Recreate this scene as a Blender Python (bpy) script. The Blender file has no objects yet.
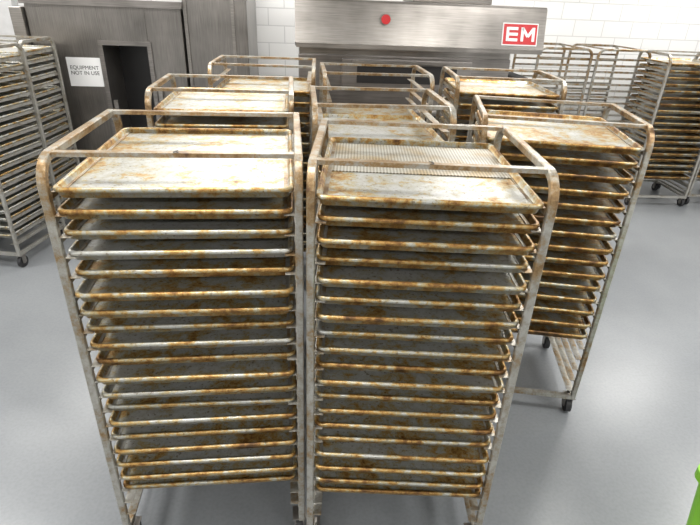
import bpy, bmesh, math, random
from mathutils import Vector, Matrix
random.seed(11)
scene = bpy.context.scene
COL = scene.collection
try:
    scene.view_settings.view_transform = 'Standard'
except Exception as e:
    print(e)

# ------------------------------------------------------------------ materials
def newmat(name):
    m = bpy.data.materials.new(name); m.use_nodes = True
    nt = m.node_tree; b = nt.nodes['Principled BSDF']
    return m, nt, b
def N(nt, t, **kw):
    n = nt.nodes.new(t)
    for k, v in kw.items():
        if k in n.inputs: n.inputs[k].default_value = v
        else: setattr(n, k, v)
    return n
def ramp(nt, stops):
    r = nt.nodes.new('ShaderNodeValToRGB'); e = r.color_ramp.elements
    while len(e) < len(stops): e.new(0.5)
    for i, (p, c) in enumerate(stops):
        e[i].position = p; e[i].color = (*c, 1)
    return r
def plain(name, col, rough=0.5, metal=0.0, noise=0.08, scale=8):
    m, nt, b = newmat(name)
    tc = N(nt, 'ShaderNodeTexCoord'); n = N(nt, 'ShaderNodeTexNoise', Scale=scale, Detail=4.0)
    nt.links.new(tc.outputs['Object'], n.inputs['Vector'])
    r = ramp(nt, [(0.3, tuple(c*(1-noise) for c in col)), (0.7, tuple(min(1, c*(1+noise)) for c in col))])
    nt.links.new(n.outputs['Fac'], r.inputs['Fac']); nt.links.new(r.outputs['Color'], b.inputs['Base Color'])
    b.inputs['Roughness'].default_value = rough; b.inputs['Metallic'].default_value = metal
    return m

def pan_material(name, rust_bias=0.0):
    m, nt, b = newmat(name); L = nt.links.new
    tc = N(nt, 'ShaderNodeTexCoord'); at = N(nt, 'ShaderNodeAttribute', attribute_name='rnd')
    comb = N(nt, 'ShaderNodeCombineXYZ')
    mul = N(nt, 'ShaderNodeMath', operation='MULTIPLY'); mul.inputs[1].default_value = 37.0
    L(at.outputs['Fac'], mul.inputs[0]); L(mul.outputs[0], comb.inputs[0]); L(mul.outputs[0], comb.inputs[1])
    add = N(nt, 'ShaderNodeVectorMath', operation='ADD'); L(tc.outputs['Object'], add.inputs[0]); L(comb.outputs[0], add.inputs[1])
    n1 = N(nt, 'ShaderNodeTexNoise', Scale=4.5, Detail=5.0, Roughness=0.6, Distortion=0.4); L(add.outputs[0], n1.inputs['Vector'])
    n2 = N(nt, 'ShaderNodeTexNoise', Scale=19.0, Detail=7.0, Roughness=0.76, Distortion=0.3); L(add.outputs[0], n2.inputs['Vector'])
    n3 = N(nt, 'ShaderNodeTexNoise', Scale=75.0, Detail=3.0, Roughness=0.6); L(add.outputs[0], n3.inputs['Vector'])
    ed = N(nt, 'ShaderNodeAttribute', attribute_name='edge')
    def madd(a, k, c=None, const=0.0):
        n = N(nt, 'ShaderNodeMath', operation='MULTIPLY_ADD'); n.inputs[1].default_value = k; L(a, n.inputs[0])
        if c is not None: L(c, n.inputs[2])
        else: n.inputs[2].default_value = const
        return n.outputs[0]
    v = madd(n1.outputs['Fac'], 0.60, None, rust_bias - 0.115)
    v = madd(n2.outputs['Fac'], 0.85, v)
    v = madd(ed.outputs['Fac'], 0.045, v)
    v = madd(at.outputs['Fac'], 0.06, v)
    r = ramp(nt, [(0.50, (0.46, 0.465, 0.45)), (0.60, (0.385, 0.38, 0.335)), (0.65, (0.38, 0.325, 0.19)), (0.71, (0.38, 0.225, 0.065)), (0.78, (0.21, 0.105, 0.03)), (0.88, (0.08, 0.042, 0.018))])
    L(v, r.inputs['Fac'])
    sp = ramp(nt, [(0.58, (1, 1, 1)), (0.68, (0.35, 0.25, 0.15))]); L(n3.outputs['Fac'], sp.inputs['Fac'])
    mx = N(nt, 'ShaderNodeMixRGB', blend_type='MULTIPLY'); mx.inputs[0].default_value = 0.75
    L(r.outputs['Color'], mx.inputs[1]); L(sp.outputs['Color'], mx.inputs[2]); L(mx.outputs[0], b.inputs['Base Color'])
    b.inputs['Metallic'].default_value = 0.55
    rr = N(nt, 'ShaderNodeMapRange'); rr.inputs['To Min'].default_value = 0.18; rr.inputs['To Max'].default_value = 0.55
    L(n2.outputs['Fac'], rr.inputs['Value']); L(rr.outputs[0], b.inputs['Roughness'])
    bp = N(nt, 'ShaderNodeBump', Strength=0.35, Distance=0.006); L(n1.outputs['Fac'], bp.inputs['Height']); L(bp.outputs[0], b.inputs['Normal'])
    return m

def rack_material(name, bias=0.0):
    m, nt, b = newmat(name); L = nt.links.new
    tc = N(nt, 'ShaderNodeTexCoord')
    n1 = N(nt, 'ShaderNodeTexNoise', Scale=10.0, Detail=8.0, Roughness=0.78); L(tc.outputs['Object'], n1.inputs['Vector'])
    sep = N(nt, 'ShaderNodeSeparateXYZ'); L(tc.outputs['Object'], sep.inputs[0])
    mr = N(nt, 'ShaderNodeMapRange'); mr.inputs['From Min'].default_value = 1.25; mr.inputs['From Max'].default_value = 1.72
    mr.inputs['To Min'].default_value = bias; mr.inputs['To Max'].default_value = 0.08+bias; L(sep.outputs['Z'], mr.inputs['Value'])
    ad = N(nt, 'ShaderNodeMath', operation='ADD'); L(n1.outputs['Fac'], ad.inputs[0]); L(mr.outputs[0], ad.inputs[1])
    r = ramp(nt, [(0.41, (0.42, 0.41, 0.38)), (0.52, (0.31, 0.29, 0.245)), (0.61, (0.27, 0.175, 0.08)), (0.72, (0.11, 0.06, 0.03))])
    L(ad.outputs[0], r.inputs['Fac']); L(r.outputs['Color'], b.inputs['Base Color'])
    b.inputs['Metallic'].default_value = 0.55; b.inputs['Roughness'].default_value = 0.38
    return m

def steel_material(name, col=(0.42, 0.40, 0.38), rough=0.32, stretch=(1, 1, 30)):
    m, nt, b = newmat(name); L = nt.links.new
    tc = N(nt, 'ShaderNodeTexCoord'); mp = N(nt, 'ShaderNodeMapping'); mp.inputs['Scale'].default_value = stretch
    L(tc.outputs['Object'], mp.inputs['Vector'])
    n = N(nt, 'ShaderNodeTexNoise', Scale=4.0, Detail=5.0); L(mp.outputs[0], n.inputs['Vector'])
    n2 = N(nt, 'ShaderNodeTexNoise', Scale=2.5, Detail=3.0); L(tc.outputs['Object'], n2.inputs['Vector'])
    mm = N(nt, 'ShaderNodeMath', operation='MULTIPLY_ADD'); mm.inputs[1].default_value = 0.4; L(n.outputs['Fac'], mm.inputs[0])
    m5 = N(nt, 'ShaderNodeMath', operation='MULTIPLY'); m5.inputs[1].default_value = 0.6; L(n2.outputs['Fac'], m5.inputs[0]); L(m5.outputs[0], mm.inputs[2])
    r = ramp(nt, [(0.35, tuple(c*0.65 for c in col)), (0.65, tuple(c*1.25 for c in col))])
    L(mm.outputs[0], r.inputs['Fac']); L(r.outputs['Color'], b.inputs['Base Color'])
    b.inputs['Metallic'].default_value = 0.8; b.inputs['Roughness'].default_value = rough
    bp = N(nt, 'ShaderNodeBump', Strength=0.15, Distance=0.02); L(n2.outputs['Fac'], bp.inputs['Height']); L(bp.outputs[0], b.inputs['Normal'])
    return m

M_PAN = pan_material('stained_pan_aluminium', 0.0)
M_PAN2 = pan_material('rusty_pan_aluminium', 0.02)
M_PAN3 = pan_material('cleaner_pan_aluminium', -0.06)
M_RACK = rack_material('stained_rack_aluminium')
M_RACKC = rack_material('clean_rack_aluminium', -0.08)
M_STEEL = steel_material('brushed_steel', (0.30, 0.28, 0.26), 0.28)
M_STEEL_D = steel_material('dark_brushed_steel', (0.27, 0.25, 0.235), 0.3)
M_STEEL_W = steel_material('warm_steel', (0.235, 0.22, 0.205), 0.3, (30, 30, 1))
M_BLACK = plain('black_rubber', (0.02, 0.02, 0.022), 0.6)
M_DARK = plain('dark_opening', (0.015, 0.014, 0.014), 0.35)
M_RED = plain('red_enamel', (0.50, 0.02, 0.025), 0.35)
M_WHITE = plain('white_paper', (0.85, 0.85, 0.85), 0.7, noise=0.02)
M_BLUE = plain('blue_label', (0.03, 0.12, 0.45), 0.5)
M_GREEN = plain('lime_green_plastic', (0.20, 0.50, 0.03), 0.4)
M_INK = plain('black_ink', (0.02, 0.02, 0.02), 0.6)

def floor_material():
    m, nt, b = newmat('grey_epoxy_floor'); L = nt.links.new
    tc = N(nt, 'ShaderNodeTexCoord')
    n = N(nt, 'ShaderNodeTexNoise', Scale=0.9, Detail=6.0, Roughness=0.6); L(tc.outputs['Object'], n.inputs['Vector'])
    r = ramp(nt, [(0.35, (0.215, 0.228, 0.243)), (0.65, (0.262, 0.275, 0.289))]); L(n.outputs['Fac'], r.inputs['Fac'])
    n2 = N(nt, 'ShaderNodeTexNoise', Scale=60.0, Detail=3.0); L(tc.outputs['Object'], n2.inputs['Vector'])
    r2 = ramp(nt, [(0.3, (0.90, 0.90, 0.90)), (0.6, (1, 1, 1))]); L(n2.outputs['Fac'], r2.inputs['Fac'])
    mx = N(nt, 'ShaderNodeMixRGB', blend_type='MULTIPLY'); mx.inputs[0].default_value = 1
    L(r.outputs['Color'], mx.inputs[1]); L(r2.outputs['Color'], mx.inputs[2]); L(mx.outputs[0], b.inputs['Base Color'])
    b.inputs['Roughness'].default_value = 0.28
    bp = N(nt, 'ShaderNodeBump', Strength=0.12, Distance=0.01); L(n.outputs['Fac'], bp.inputs['Height']); L(bp.outputs[0], b.inputs['Normal'])
    return m
def block_wall_material(name, axis):
    m, nt, b = newmat(name); L = nt.links.new
    tc = N(nt, 'ShaderNodeTexCoord'); sep = N(nt, 'ShaderNodeSeparateXYZ'); L(tc.outputs['Object'], sep.inputs[0])
    cb = N(nt, 'ShaderNodeCombineXYZ'); L(sep.outputs[axis], cb.inputs[0]); L(sep.outputs['Z'], cb.inputs[1])
    br = N(nt, 'ShaderNodeTexBrick', Scale=1.0)
    br.inputs['Brick Width'].default_value = 0.4; br.inputs['Row Height'].default_value = 0.2; br.inputs['Mortar Size'].default_value = 0.006
    br.inputs['Color1'].default_value = (0.78, 0.78, 0.77, 1); br.inputs['Color2'].default_value = (0.75, 0.75, 0.745, 1); br.inputs['Mortar'].default_value = (0.58, 0.58, 0.58, 1)
    L(cb.outputs[0], br.inputs['Vector']); L(br.outputs['Color'], b.inputs['Base Color'])
    b.inputs['Roughness'].default_value = 0.55
    bp = N(nt, 'ShaderNodeBump', Strength=0.4, Distance=0.01); bp.invert = True
    L(br.outputs['Fac'], bp.inputs['Height']); L(bp.outputs[0], b.inputs['Normal'])
    return m
def mesh_material():
    m, nt, b = newmat('perforated_aluminium'); L = nt.links.new
    tc = N(nt, 'ShaderNodeTexCoord'); v = N(nt, 'ShaderNodeTexVoronoi', Scale=85.0, Randomness=0.0); v.voronoi_dimensions = '2D'; L(tc.outputs['Object'], v.inputs['Vector'])
    r = ramp(nt, [(0.26, (0.13, 0.115, 0.08)), (0.40, (0.44, 0.43, 0.38))]); L(v.outputs['Distance'], r.inputs['Fac'])
    n = N(nt, 'ShaderNodeTexNoise', Scale=7.0, Detail=5.0); L(tc.outputs['Object'], n.inputs['Vector'])
    r2 = ramp(nt, [(0.45, (1, 1, 1)), (0.65, (0.8, 0.62, 0.36))]); L(n.outputs['Fac'], r2.inputs['Fac'])
    mx = N(nt, 'ShaderNodeMixRGB', blend_type='MULTIPLY'); mx.inputs[0].default_value = 1
    L(r.outputs['Color'], mx.inputs[1]); L(r2.outputs['Color'], mx.inputs[2]); L(mx.outputs[0], b.inputs['Base Color'])
    b.inputs['Metallic'].default_value = 0.4; b.inputs['Roughness'].default_value = 0.4
    return m
M_FLOOR = floor_material()
M_WALLX = block_wall_material('white_block_wall_x', 'X')
M_WALLY = block_wall_material('white_block_wall_y', 'Y')
M_CEIL = plain('white_ceiling', (0.8, 0.8, 0.8), 0.8, noise=0.02)
M_PERF = mesh_material()

# ------------------------------------------------------------------ mesh helpers
def finish(bm, name, mats, parent=None, loc=(0, 0, 0), rot=0.0, smooth=False):
    me = bpy.data.meshes.new(name); bmesh.ops.recalc_face_normals(bm, faces=bm.faces); bm.to_mesh(me); bm.free()
    for mt in mats: me.materials.append(mt)
    if smooth:
        for p in me.polygons: p.use_smooth = True
    o = bpy.data.objects.new(name, me); COL.objects.link(o)
    o.location = loc; o.rotation_euler = (0, 0, rot)
    if parent: o.parent = parent
    return o
def box(bm, x0, x1, y0, y1, z0, z1, mi=0, bevel=0.0):
    vs = [bm.verts.new(p) for p in [(x0, y0, z0), (x1, y0, z0), (x1, y1, z0), (x0, y1, z0), (x0, y0, z1), (x1, y0, z1), (x1, y1, z1), (x0, y1, z1)]]
    fs = [bm.faces.new([vs[i] for i in q]) for q in [(0, 3, 2, 1), (4, 5, 6, 7), (0, 1, 5, 4), (1, 2, 6, 5), (2, 3, 7, 6), (3, 0, 4, 7)]]
    for f in fs: f.material_index = mi
    if bevel > 0:
        es = list({e for f in fs for e in f.edges})
        r = bmesh.ops.bevel(bm, geom=es, offset=bevel, segments=2, affect='EDGES', profile=0.6)
        for f in r['faces']: f.material_index = mi
def tube(bm, pts, hw, hd, side, mi=0, ch=0.25):
    side = Vector(side).normalized(); rings = []
    n = len(pts)
    for i, p in enumerate(pts):
        p = Vector(p)
        t = (Vector(pts[min(i+1, n-1)]) - Vector(pts[max(i-1, 0)])).normalized()
        nn = t.cross(side).normalized()
        c = ch*min(hw, hd)
        prof = [(hw-c, hd), (hw, hd-c), (hw, -hd+c), (hw-c, -hd), (-hw+c, -hd), (-hw, -hd+c), (-hw, hd-c), (-hw+c, hd)]
        rings.append([bm.verts.new(p + side*a + nn*b_) for a, b_ in prof])
    for i in range(n-1):
        for k in range(8):
            f = bm.faces.new([rings[i][k], rings[i][(k+1) % 8], rings[i+1][(k+1) % 8], rings[i+1][k]]); f.material_index = mi
    bm.faces.new(rings[0][::-1]).material_index = mi; bm.faces.new(rings[-1]).material_index = mi
def cyl(bm, c, r, h, axis='X', seg=16, mi=0, r2=None):
    rot = {'X': Matrix.Rotation(math.pi/2, 4, 'Y'), 'Y': Matrix.Rotation(math.pi/2, 4, 'X'), 'Z': Matrix.Identity(4)}[axis]
    res = bmesh.ops.create_cone(bm, cap_ends=True, segments=seg, radius1=r, radius2=r if r2 is None else r2, depth=h, matrix=Matrix.Translation(c) @ rot)
    for f in {f for v in res['verts'] for f in v.link_faces}: f.material_index = mi

# ------------------------------------------------------------------ sheet pans
def rrect(hx, hy, r, z, seg=4):
    pts = []
    for cx, cy, a0 in [(hx-r, hy-r, 0), (-hx+r, hy-r, 90), (-hx+r, -hy+r, 180), (hx-r, -hy+r, 270)]:
        for i in range(seg+1):
            a = math.radians(a0 + 90*i/seg)
            pts.append(Vector((cx + r*math.cos(a), cy + r*math.sin(a), z)))
    return pts
PROF = [(0.024, -0.012, 0), (0.019, -0.010, .3), (0.014, 0.003, .8), (0.011, 0.007, 1), (0.006, 0.008, 1), (0.001, 0.006, 1), (-0.001, 0.0, 1), (0.0005, -0.006, 1), (0.004, -0.008, 1), (0.007, -0.007, .8), (0.013, -0.026, .5), (0.019, -0.029, 0.3)]
ZP0, ZP1 = -0.012, -0.029
def add_pan(bm, lr, le, cx, cy, z, rot, hx, hy, rnd):
    R = Matrix.Rotation(rot, 3, 'Z'); off = Vector((cx, cy, z)); rings = []
    for ins, dz, ed in PROF:
        ring = []
        for p in rrect(hx-ins, hy-ins, max(0.03-ins*0.6, 0.01), dz):
            v = bm.verts.new(R @ p + off); v[lr] = rnd; v[le] = ed; ring.append(v)
        rings.append(ring)
    n = len(rings[0])
    for i in range(len(rings)-1):
        for k in range(n):
            f = bm.faces.new([rings[i][k], rings[i][(k+1) % n], rings[i+1][(k+1) % n], rings[i+1][k]]); f.smooth = True
    for ring, dz in ((rings[0], ZP0), (rings[-1], ZP1)):
        inner = []
        for p in rrect(hx-0.10, hy-0.10, 0.02, dz):
            v = bm.verts.new(R @ p + off); v[lr] = rnd; v[le] = -1.0; inner.append(v)
        for k in range(n): bm.faces.new([ring[k], ring[(k+1) % n], inner[(k+1) % n], inner[k]])
        bm.faces.new(inner)

def build_stack(loc, rot, zs, hx, hy, mat=None, jit=0.014):
    bm = bmesh.new(); lr = bm.verts.layers.float.new('rnd'); le = bm.verts.layers.float.new('edge')
    for i, z in enumerate(zs):
        add_pan(bm, lr, le, random.uniform(-.003, .003), random.uniform(-jit, jit), z, random.uniform(-.006, .006), hx, hy, random.random())
    return finish(bm, 'sheet_pan_stack', [mat or M_PAN], loc=loc, rot=rot)

# ------------------------------------------------------------------ rack
SP = 0.0705
RH = 1.74
TOP = 0.097
def text_obj(name, body, size, loc, rot, mat, parent=None, extrude=0.0005):
    cu = bpy.data.curves.new(name, 'FONT'); cu.body = body; cu.size = size; cu.extrude = extrude
    cu.align_x = 'CENTER'; cu.align_y = 'CENTER'; cu.materials.append(mat)
    o = bpy.data.objects.new(name, cu); COL.objects.link(o); o.location = loc; o.rotation_euler = rot
    if parent: o.parent = parent
    return o
def build_rack(cx, cy, deg, pans=18, W=0.72, D=0.66, H=RH, slots=21, label=None, mat=None, gaps=(), top=TOP, fmat=None, sp=SP, front_bar=True):
    rot = math.radians(deg)
    e = bpy.data.objects.new('sheet_pan_rack', None); COL.objects.link(e); e.location = (cx, cy, 0); e.rotation_euler = (0, 0, rot)
    bm = bmesh.new(); t = 0.013; hx = W/2 - t; hy = D/2 - t; zt = H - t; zb = 0.115; R = 0.08
    for s in (-1, 1):
        x = s*hx; pts = [(x, -hy, zb)]
        pts.append((x, -hy, 0.8))
        for i in range(9):
            a = math.pi/2*i/8; pts.append((x, -hy + R - R*math.cos(a), zt - R + R*math.sin(a)))
        for i in range(9):
            a = math.pi/2*i/8; pts.append((x, hy - R + R*math.sin(a), zt - R + R*math.cos(a)))
        pts += [(x, hy, 0.8), (x, hy, zb)]
        tube(bm, pts, t, t, (1, 0, 0))
        box(bm, x-t, x+t, -hy+t, hy-t, zb, zb+2*t)
        for k in range(slots):
            z = H - top - sp*k - 0.0095
            if z < zb + .05: continue
            xi = x - s*t; yy = hy + 0.008 if k > 0 else hy - 0.01
            a, b_ = sorted((xi, xi - s*0.034)); box(bm, a, b_, -yy, yy, z-0.0022, z)
            a, b_ = sorted((xi, xi - s*0.0025)); box(bm, a, b_, -yy, yy, z-0.022, z-0.0022)
    for y in (-hy + 0.075, hy - 0.075):
        box(bm, -hx+t, hx-t, y-0.014, y+0.014, zt-0.004, zt+0.010)
    for y in ((-hy, hy) if front_bar else (hy,)):
        box(bm, -hx+t, hx-t, y-t, y+t, zb, zb+2*t)
    finish(bm, 'frame', [fmat or M_RACK], parent=e)
    i = 0
    for sx in (-1, 1):
        for sy in (-1, 1):
            i += 1; bm = bmesh.new(); x, y = sx*(hx-0.01), sy*(hy-0.03)
            box(bm, x-.03, x+.03, y-.035, y+.035, zb-.006, zb-.001, 1)
            for q in (-1, 1): box(bm, x+q*.02-.0015, x+q*.02+.0015, y-.022, y+.022, 0.04, zb-.006, 1)
            cyl(bm, (x, y, 0.051), 0.050, 0.03, 'X', 24, 0); cyl(bm, (x, y, 0.051), 0.018, 0.044, 'X', 12, 1)
            finish(bm, 'caster_%d' % i, [M_BLACK, M_STEEL], parent=e)
    if label:
        text_obj('rack_number', label, 0.042, (0.0, -hy+0.075, zt+0.0106), (0, 0, 0), M_INK, e)
    zs = [H - top - sp*k for k in range(pans) if k not in gaps]
    if zs: build_stack((cx, cy, 0), rot, zs, hx - t - 0.004, D/2 - 0.004, mat)
    return e

build_rack(-0.384, 1.885, 1.0, 19, W=.765, D=.78, label='6', front_bar=False)
build_rack(0.422, 1.77, -6.0, 19, W=.745, D=.73, label='3', front_bar=False)
build_rack(1.30, 2.63, -13.0, 15, W=.77, D=.72, H=1.70, mat=M_PAN2, sp=.0745)
build_rack(-0.40, 2.98, 1.0, 19)
build_rack(-0.25, 4.02, -2.0, 19, gaps=(0,))
build_rack(0.38, 2.66, 0.0, 18, W=.66, gaps=(0,))
build_rack(0.50, 3.74, 0.0, 18, mat=M_PAN2, gaps=(0, 1, 2))
build_rack(1.38, 3.68, -5.0, 18, mat=M_PAN2)
build_rack(-2.66, 4.50, -11.0, 20, mat=M_PAN3, fmat=M_RACKC)
build_rack(-2.66, 5.17, -5.0, 20, D=.58, mat=M_PAN3, fmat=M_RACKC)
build_rack(4.36, 5.95, -3.0, 19, mat=M_PAN2, fmat=M_RACKC)
build_rack(5.13, 6.0, 0.0, 19, mat=M_PAN2, fmat=M_RACKC)
build_rack(3.02, 6.45, 90.0, 0)
build_rack(3.75, 6.48, 90.0, 0)

th = math.radians(-6); z0 = RH-TOP+ZP0
bm = bmesh.new(); box(bm, -.312, .312, -.06, .32, .0005, .0035)
finish(bm, 'perforated_pan_liner', [M_PERF], loc=(0.422, 1.77, z0), rot=th)

# ------------------------------------------------------------------ room
def slab(name, x0, x1, y0, y1, z0, z1, mat):
    bm = bmesh.new(); box(bm, x0, x1, y0, y1, z0, z1); return finish(bm, name, [mat])
X0, X1, Y0, Y1, ZC = -5.2, 7.2, -3.5, 7.2, 3.3
slab('floor', X0, X1, Y0, Y1, -0.1, 0.0, M_FLOOR)
slab('ceiling', X0, X1, Y0, Y1, ZC, ZC+0.1, M_CEIL)
slab('wall_back', X0, X1, Y1, Y1+0.2, 0, ZC, M_WALLX)
slab('wall_front', X0, X1, Y0-0.2, Y0, 0, ZC, M_WALLX)
slab('wall_left', X0-0.2, X0, Y0, Y1, 0, ZC, M_WALLY)
slab('wall_right', X1, X1+0.2, Y0, Y1, 0, ZC, M_WALLY)
slab('baseboard_back', X0, X1, Y1-0.015, Y1, 0, 0.12, plain('grey_base', (0.3, 0.32, 0.34), 0.5))

M_EMI, nt, b = newmat('fluorescent_tube'); b.inputs['Emission Color'].default_value = (1, 0.98, 0.93, 1); b.inputs['Emission Strength'].default_value = 3.0
for x in (-3.4, -0.6, 2.2, 5.0):
    for y in (-1.6, 1.2, 3.6, 5.9):
        bm = bmesh.new()
        box(bm, x-.62, x+.62, y-.17, y+.17, ZC-.07, ZC-.001, 0)
        for q in (-.08, .08): cyl(bm, (x, y+q, ZC-.09), 0.018, 1.16, 'X', 12, 1)
        fx = finish(bm, 'ceiling_light', [M_WHITE, M_EMI])
        la = bpy.data.lights.new('lamp', 'AREA'); la.shape = 'RECTANGLE'; la.size = 1.2; la.size_y = 0.3; la.energy = 51; la.color = (1, 0.98, 0.945)
        lo = bpy.data.objects.new('lamp', la); COL.objects.link(lo); lo.location = (x, y, ZC-.12); lo.parent = fx
w = bpy.data.worlds.new('world'); scene.world = w; w.use_nodes = True
w.node_tree.nodes['Background'].inputs[0].default_value = (0.8, 0.85, 0.9, 1); w.node_tree.nodes['Background'].inputs[1].default_value = 0.4

# ------------------------------------------------------------------ deck oven with hood
def build_oven():
    e = bpy.data.objects.new('bakery_oven', None); COL.objects.link(e); e.location = (1.15, 5.25, 0)
    hw = 1.20
    bm = bmesh.new()
    box(bm, -hw+.03, hw-.25, 0.12, 1.3, 0.15, 1.66, 0, 0.01)
    for sx in (-1, 1):
        for y in (.25, 1.15): box(bm, sx*(hw-.35)-.04, sx*(hw-.35)+.04, y-.04, y+.04, 0, .15, 0)
    finish(bm, 'body', [M_STEEL_D], parent=e)
    bm = bmesh.new()
    prof = [(0.0, 1.74), (-0.02, 1.77), (0.05, 2.12), (0.07, 2.14), (1.3, 2.14), (1.3, 1.74)]
    A = [bm.verts.new((-hw, y, z)) for y, z in prof]; B = [bm.verts.new((hw, y, z)) for y, z in prof]
    n = len(prof)
    for i in range(n): bm.faces.new([A[i], A[(i+1) % n], B[(i+1) % n], B[i]])
    bm.faces.new(A); bm.faces.new(B)
    box(bm, -hw+.01, hw-.01, -.03, -.018, 1.73, 1.77)
    box(bm, -hw+.04, hw-.26, .14, 1.28, 1.66, 1.74)
    finish(bm, 'hood', [M_STEEL], parent=e)
    bm = bmesh.new()
    for z0, z1 in ((1.35, 1.63), (0.9, 1.15), (0.45, .7)):
        box(bm, -.75, .55, 0.085, 0.118, z0, z1, 0, .008)
        box(bm, -.60, .40, 0.078, 0.084, z0+.06, z1-.05, 1)
        tube(bm, [(-.65, .04, z1-.02), (.45, .04, z1-.02)], .012, .012, (0, 0, 1), 2)
        for x in (-.6, .4): box(bm, x-.01, x+.01, .045, .09, z1-.03, z1-.01, 2)
    finish(bm, 'oven_doors', [M_STEEL_D, M_DARK, M_STEEL], parent=e)
    bm = bmesh.new(); box(bm, .62, .88, 0.10, 0.119, 0.5, 1.5, 0, .006)
    for z in (1.4, 1.25, 1.1): cyl(bm, (.75, .09, z), .03, .03, 'Y', 16, 1)
    finish(bm, 'control_panel', [M_STEEL_D, M_BLACK], parent=e)
    bm = bmesh.new(); cyl(bm, (-.36, .012, 1.99), .05, .03, 'Y', 20, 1); cyl(bm, (-.36, -.01, 1.99), .042, .03, 'Y', 20, 0)
    finish(bm, 'red_beacon', [M_RED, M_STEEL], parent=e)
    tilt = math.atan2(0.07, 0.35)
    pe = bpy.data.objects.new('name_plate', None); COL.objects.link(pe); pe.parent = e; pe.location = (.95, 0.010, 1.90); pe.rotation_euler = (-tilt, 0, 0)
    bm = bmesh.new(); box(bm, -.175, .175, -.012, .0, -.10, .10, 0); box(bm, -.165, .165, -.016, -.012, -.09, .09, 1)
    finish(bm, 'plate', [M_WHITE, M_RED], parent=pe)
    def stroke(bm, x0, z0, x1, z1, w_=.013):
        d = Vector((x1-x0, 0, z1-z0)).normalized(); nn = Vector((d.z, 0, -d.x))*w_
        P = [Vector((x0, 0, z0))+nn, Vector((x1, 0, z1))+nn, Vector((x1, 0, z1))-nn, Vector((x0, 0, z0))-nn]
        a = [bm.verts.new((q.x, -.020, q.z)) for q in P]; c = [bm.verts.new((q.x, -.016, q.z)) for q in P]
        bm.faces.new(a); bm.faces.new(c)
        for i in range(4): bm.faces.new([a[i], a[(i+1) % 4], c[(i+1) % 4], c[i]])
    bm = bmesh.new(); s = .062
    stroke(bm, -.125, -s, -.125, s)
    for z in (-s+.012, 0, s-.012): stroke(bm, -.125, z, -.025, z)
    stroke(bm, .02, -s, .02, s); stroke(bm, .13, -s, .13, s); stroke(bm, .022, s-.008, .075, -.02); stroke(bm, .075, -.02, .128, s-.008)
    finish(bm, 'plate_letters', [M_WHITE], parent=pe)
    bm = bmesh.new(); box(bm, 1.0, 1.16, .10, .55, 0.95, 1.5, 0, .02); box(bm, .92, 1.0, .3, .4, 1.1, 1.2, 0)
    cyl(bm, (1.08, .06, 1.3), .06, .08, 'Y', 16, 0)
    for x in (1.02, 1.12): cyl(bm, (x, .2, .48), .02, .95, 'Z', 10, 0)
    finish(bm, 'motor_housing', [M_BLACK], parent=e)
    bm = bmesh.new(); box(bm, -.05, .75, .35, .9, 2.141, 2.26, 0, .01); finish(bm, 'flue_box', [M_STEEL_D], parent=e)
build_oven()

# ------------------------------------------------------------------ proofer cabinet
def build_proofer():
    e = bpy.data.objects.new('proofer_cabinet', None); COL.objects.link(e); e.location = (-1.84, 5.6, 0)
    bm = bmesh.new()
    box(bm, -.72, -.08, 0, 1.2, 0, 2.03, 0, .006); box(bm, .36, .70, 0, 1.2, 0, 2.03, 0, .006)
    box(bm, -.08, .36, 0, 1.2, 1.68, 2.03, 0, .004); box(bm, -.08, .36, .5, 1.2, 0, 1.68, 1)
    finish(bm, 'body', [M_STEEL_W, M_DARK], parent=e)
    bm = bmesh.new()
    box(bm, -.11, -.07, -.02, .0, 0, 1.70); box(bm, .35, .39, -.02, .0, 0, 1.70); box(bm, -.07, .35, -.02, .0, 1.66, 1.70)
    box(bm, -.74, .72, -.05, -.0, 2.0, 2.06)
    finish(bm, 'door_trim', [M_STEEL_D], parent=e)
    bm = bmesh.new(); box(bm, -.04, .0, -.05, -.02, .95, 1.15); finish(bm, 'door_handle', [M_STEEL], parent=e)
    bm = bmesh.new(); box(bm, .71, 1.32, .05, 1.25, 0, 2.45, 0, .008); box(bm, 1.17, 1.20, .03, .05, 0, 2.45, 1); box(bm, .72, .75, .03, .05, 0, 2.45, 1)
    finish(bm, 'side_cabinet', [M_STEEL_W, M_STEEL], parent=e)
    bm = bmesh.new(); box(bm, -.84, -.73, -.05, .5, 0, 1.97, 0, .006); box(bm, .41, .45, -.045, -.0, 1.0, 1.25, 0)
    finish(bm, 'side_post', [M_STEEL], parent=e)
    bm = bmesh.new(); box(bm, -.44, -.12, -.004, -.001, 1.27, 1.54); finish(bm, 'notice_sign', [M_WHITE], parent=e)
    text_obj('notice_text', 'EQUIPMENT\nNOT IN USE', 0.05, (-.28, -.0055, 1.42), (math.pi/2, 0, 0), M_INK, e)
build_proofer()

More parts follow.
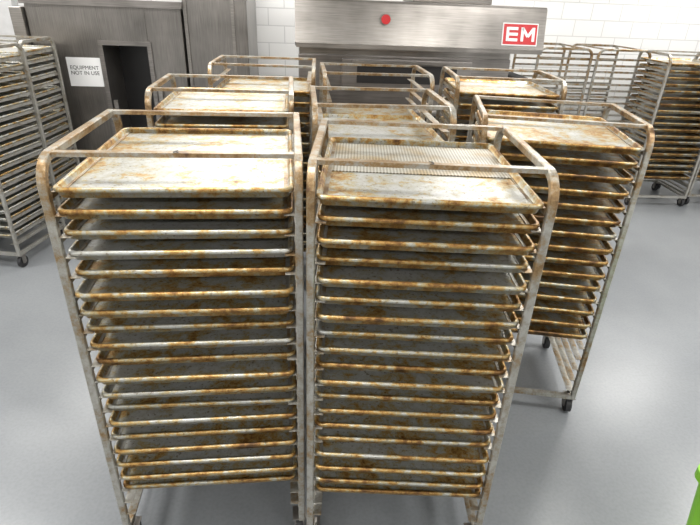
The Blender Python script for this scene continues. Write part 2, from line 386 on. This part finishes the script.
e = bpy.data.objects.new('electrical_panel', None); COL.objects.link(e); e.location = (-3.75, 7.19, 1.75)
bm = bmesh.new(); box(bm, -.4, .4, -.15, 0, -.4, .5, 0, .01); box(bm, -.15, .1, -.155, -.151, .0, .12, 1); finish(bm, 'cabinet', [plain('panel_grey', (.5, .5, .5), .5), M_BLUE], parent=e)

def build_bin():
    e = bpy.data.objects.new('green_plastic_bin', None); COL.objects.link(e); e.location = (1.715, 1.06, 0)
    bm = bmesh.new(); rings = []
    for hx, z in ((.17, .06), (.21, .58), (.225, .59), (.225, .63), (.205, .63), (.20, .58), (.16, .08)):
        rings.append([bm.verts.new(p) for p in rrect(hx, hx, .05, z)])
    n = len(rings[0])
    for i in range(len(rings)-1):
        for q in range(n): bm.faces.new([rings[i][q], rings[i][(q+1) % n], rings[i+1][(q+1) % n], rings[i+1][q]])
    bm.faces.new(rings[0]); bm.faces.new(rings[-1])
    finish(bm, 'tub', [M_GREEN], parent=e)
    bm = bmesh.new(); box(bm, -.17, .17, -.17, .17, .04, .059, 0)
    for sx in (-1, 1):
        for sy in (-1, 1): cyl(bm, (sx*.13, sy*.13, .025), .025, .03, 'X', 12, 0)
    finish(bm, 'dolly', [M_BLACK], parent=e)
build_bin()

# ------------------------------------------------------------------ camera
f_px, p, yaw, roll = 516.0, math.radians(27.4), math.radians(6.0), math.radians(2.4)
fw = Vector((math.sin(yaw)*math.cos(p), math.cos(yaw)*math.cos(p), -math.sin(p)))
r0 = Vector((math.cos(yaw), -math.sin(yaw), 0)); u0 = r0.cross(fw).normalized()
Rc = r0*math.cos(roll) + u0*math.sin(roll); Uc = u0*math.cos(roll) - r0*math.sin(roll)
M = Matrix((Rc, Uc, -fw)).transposed().to_4x4(); M.translation = Vector((0, 0, 2.18))
cam = bpy.data.cameras.new('camera'); cam.sensor_width = 36; cam.lens = 36*f_px/700; cam.clip_start = 0.05
co = bpy.data.objects.new('camera', cam); COL.objects.link(co); co.matrix_world = M; scene.camera = co
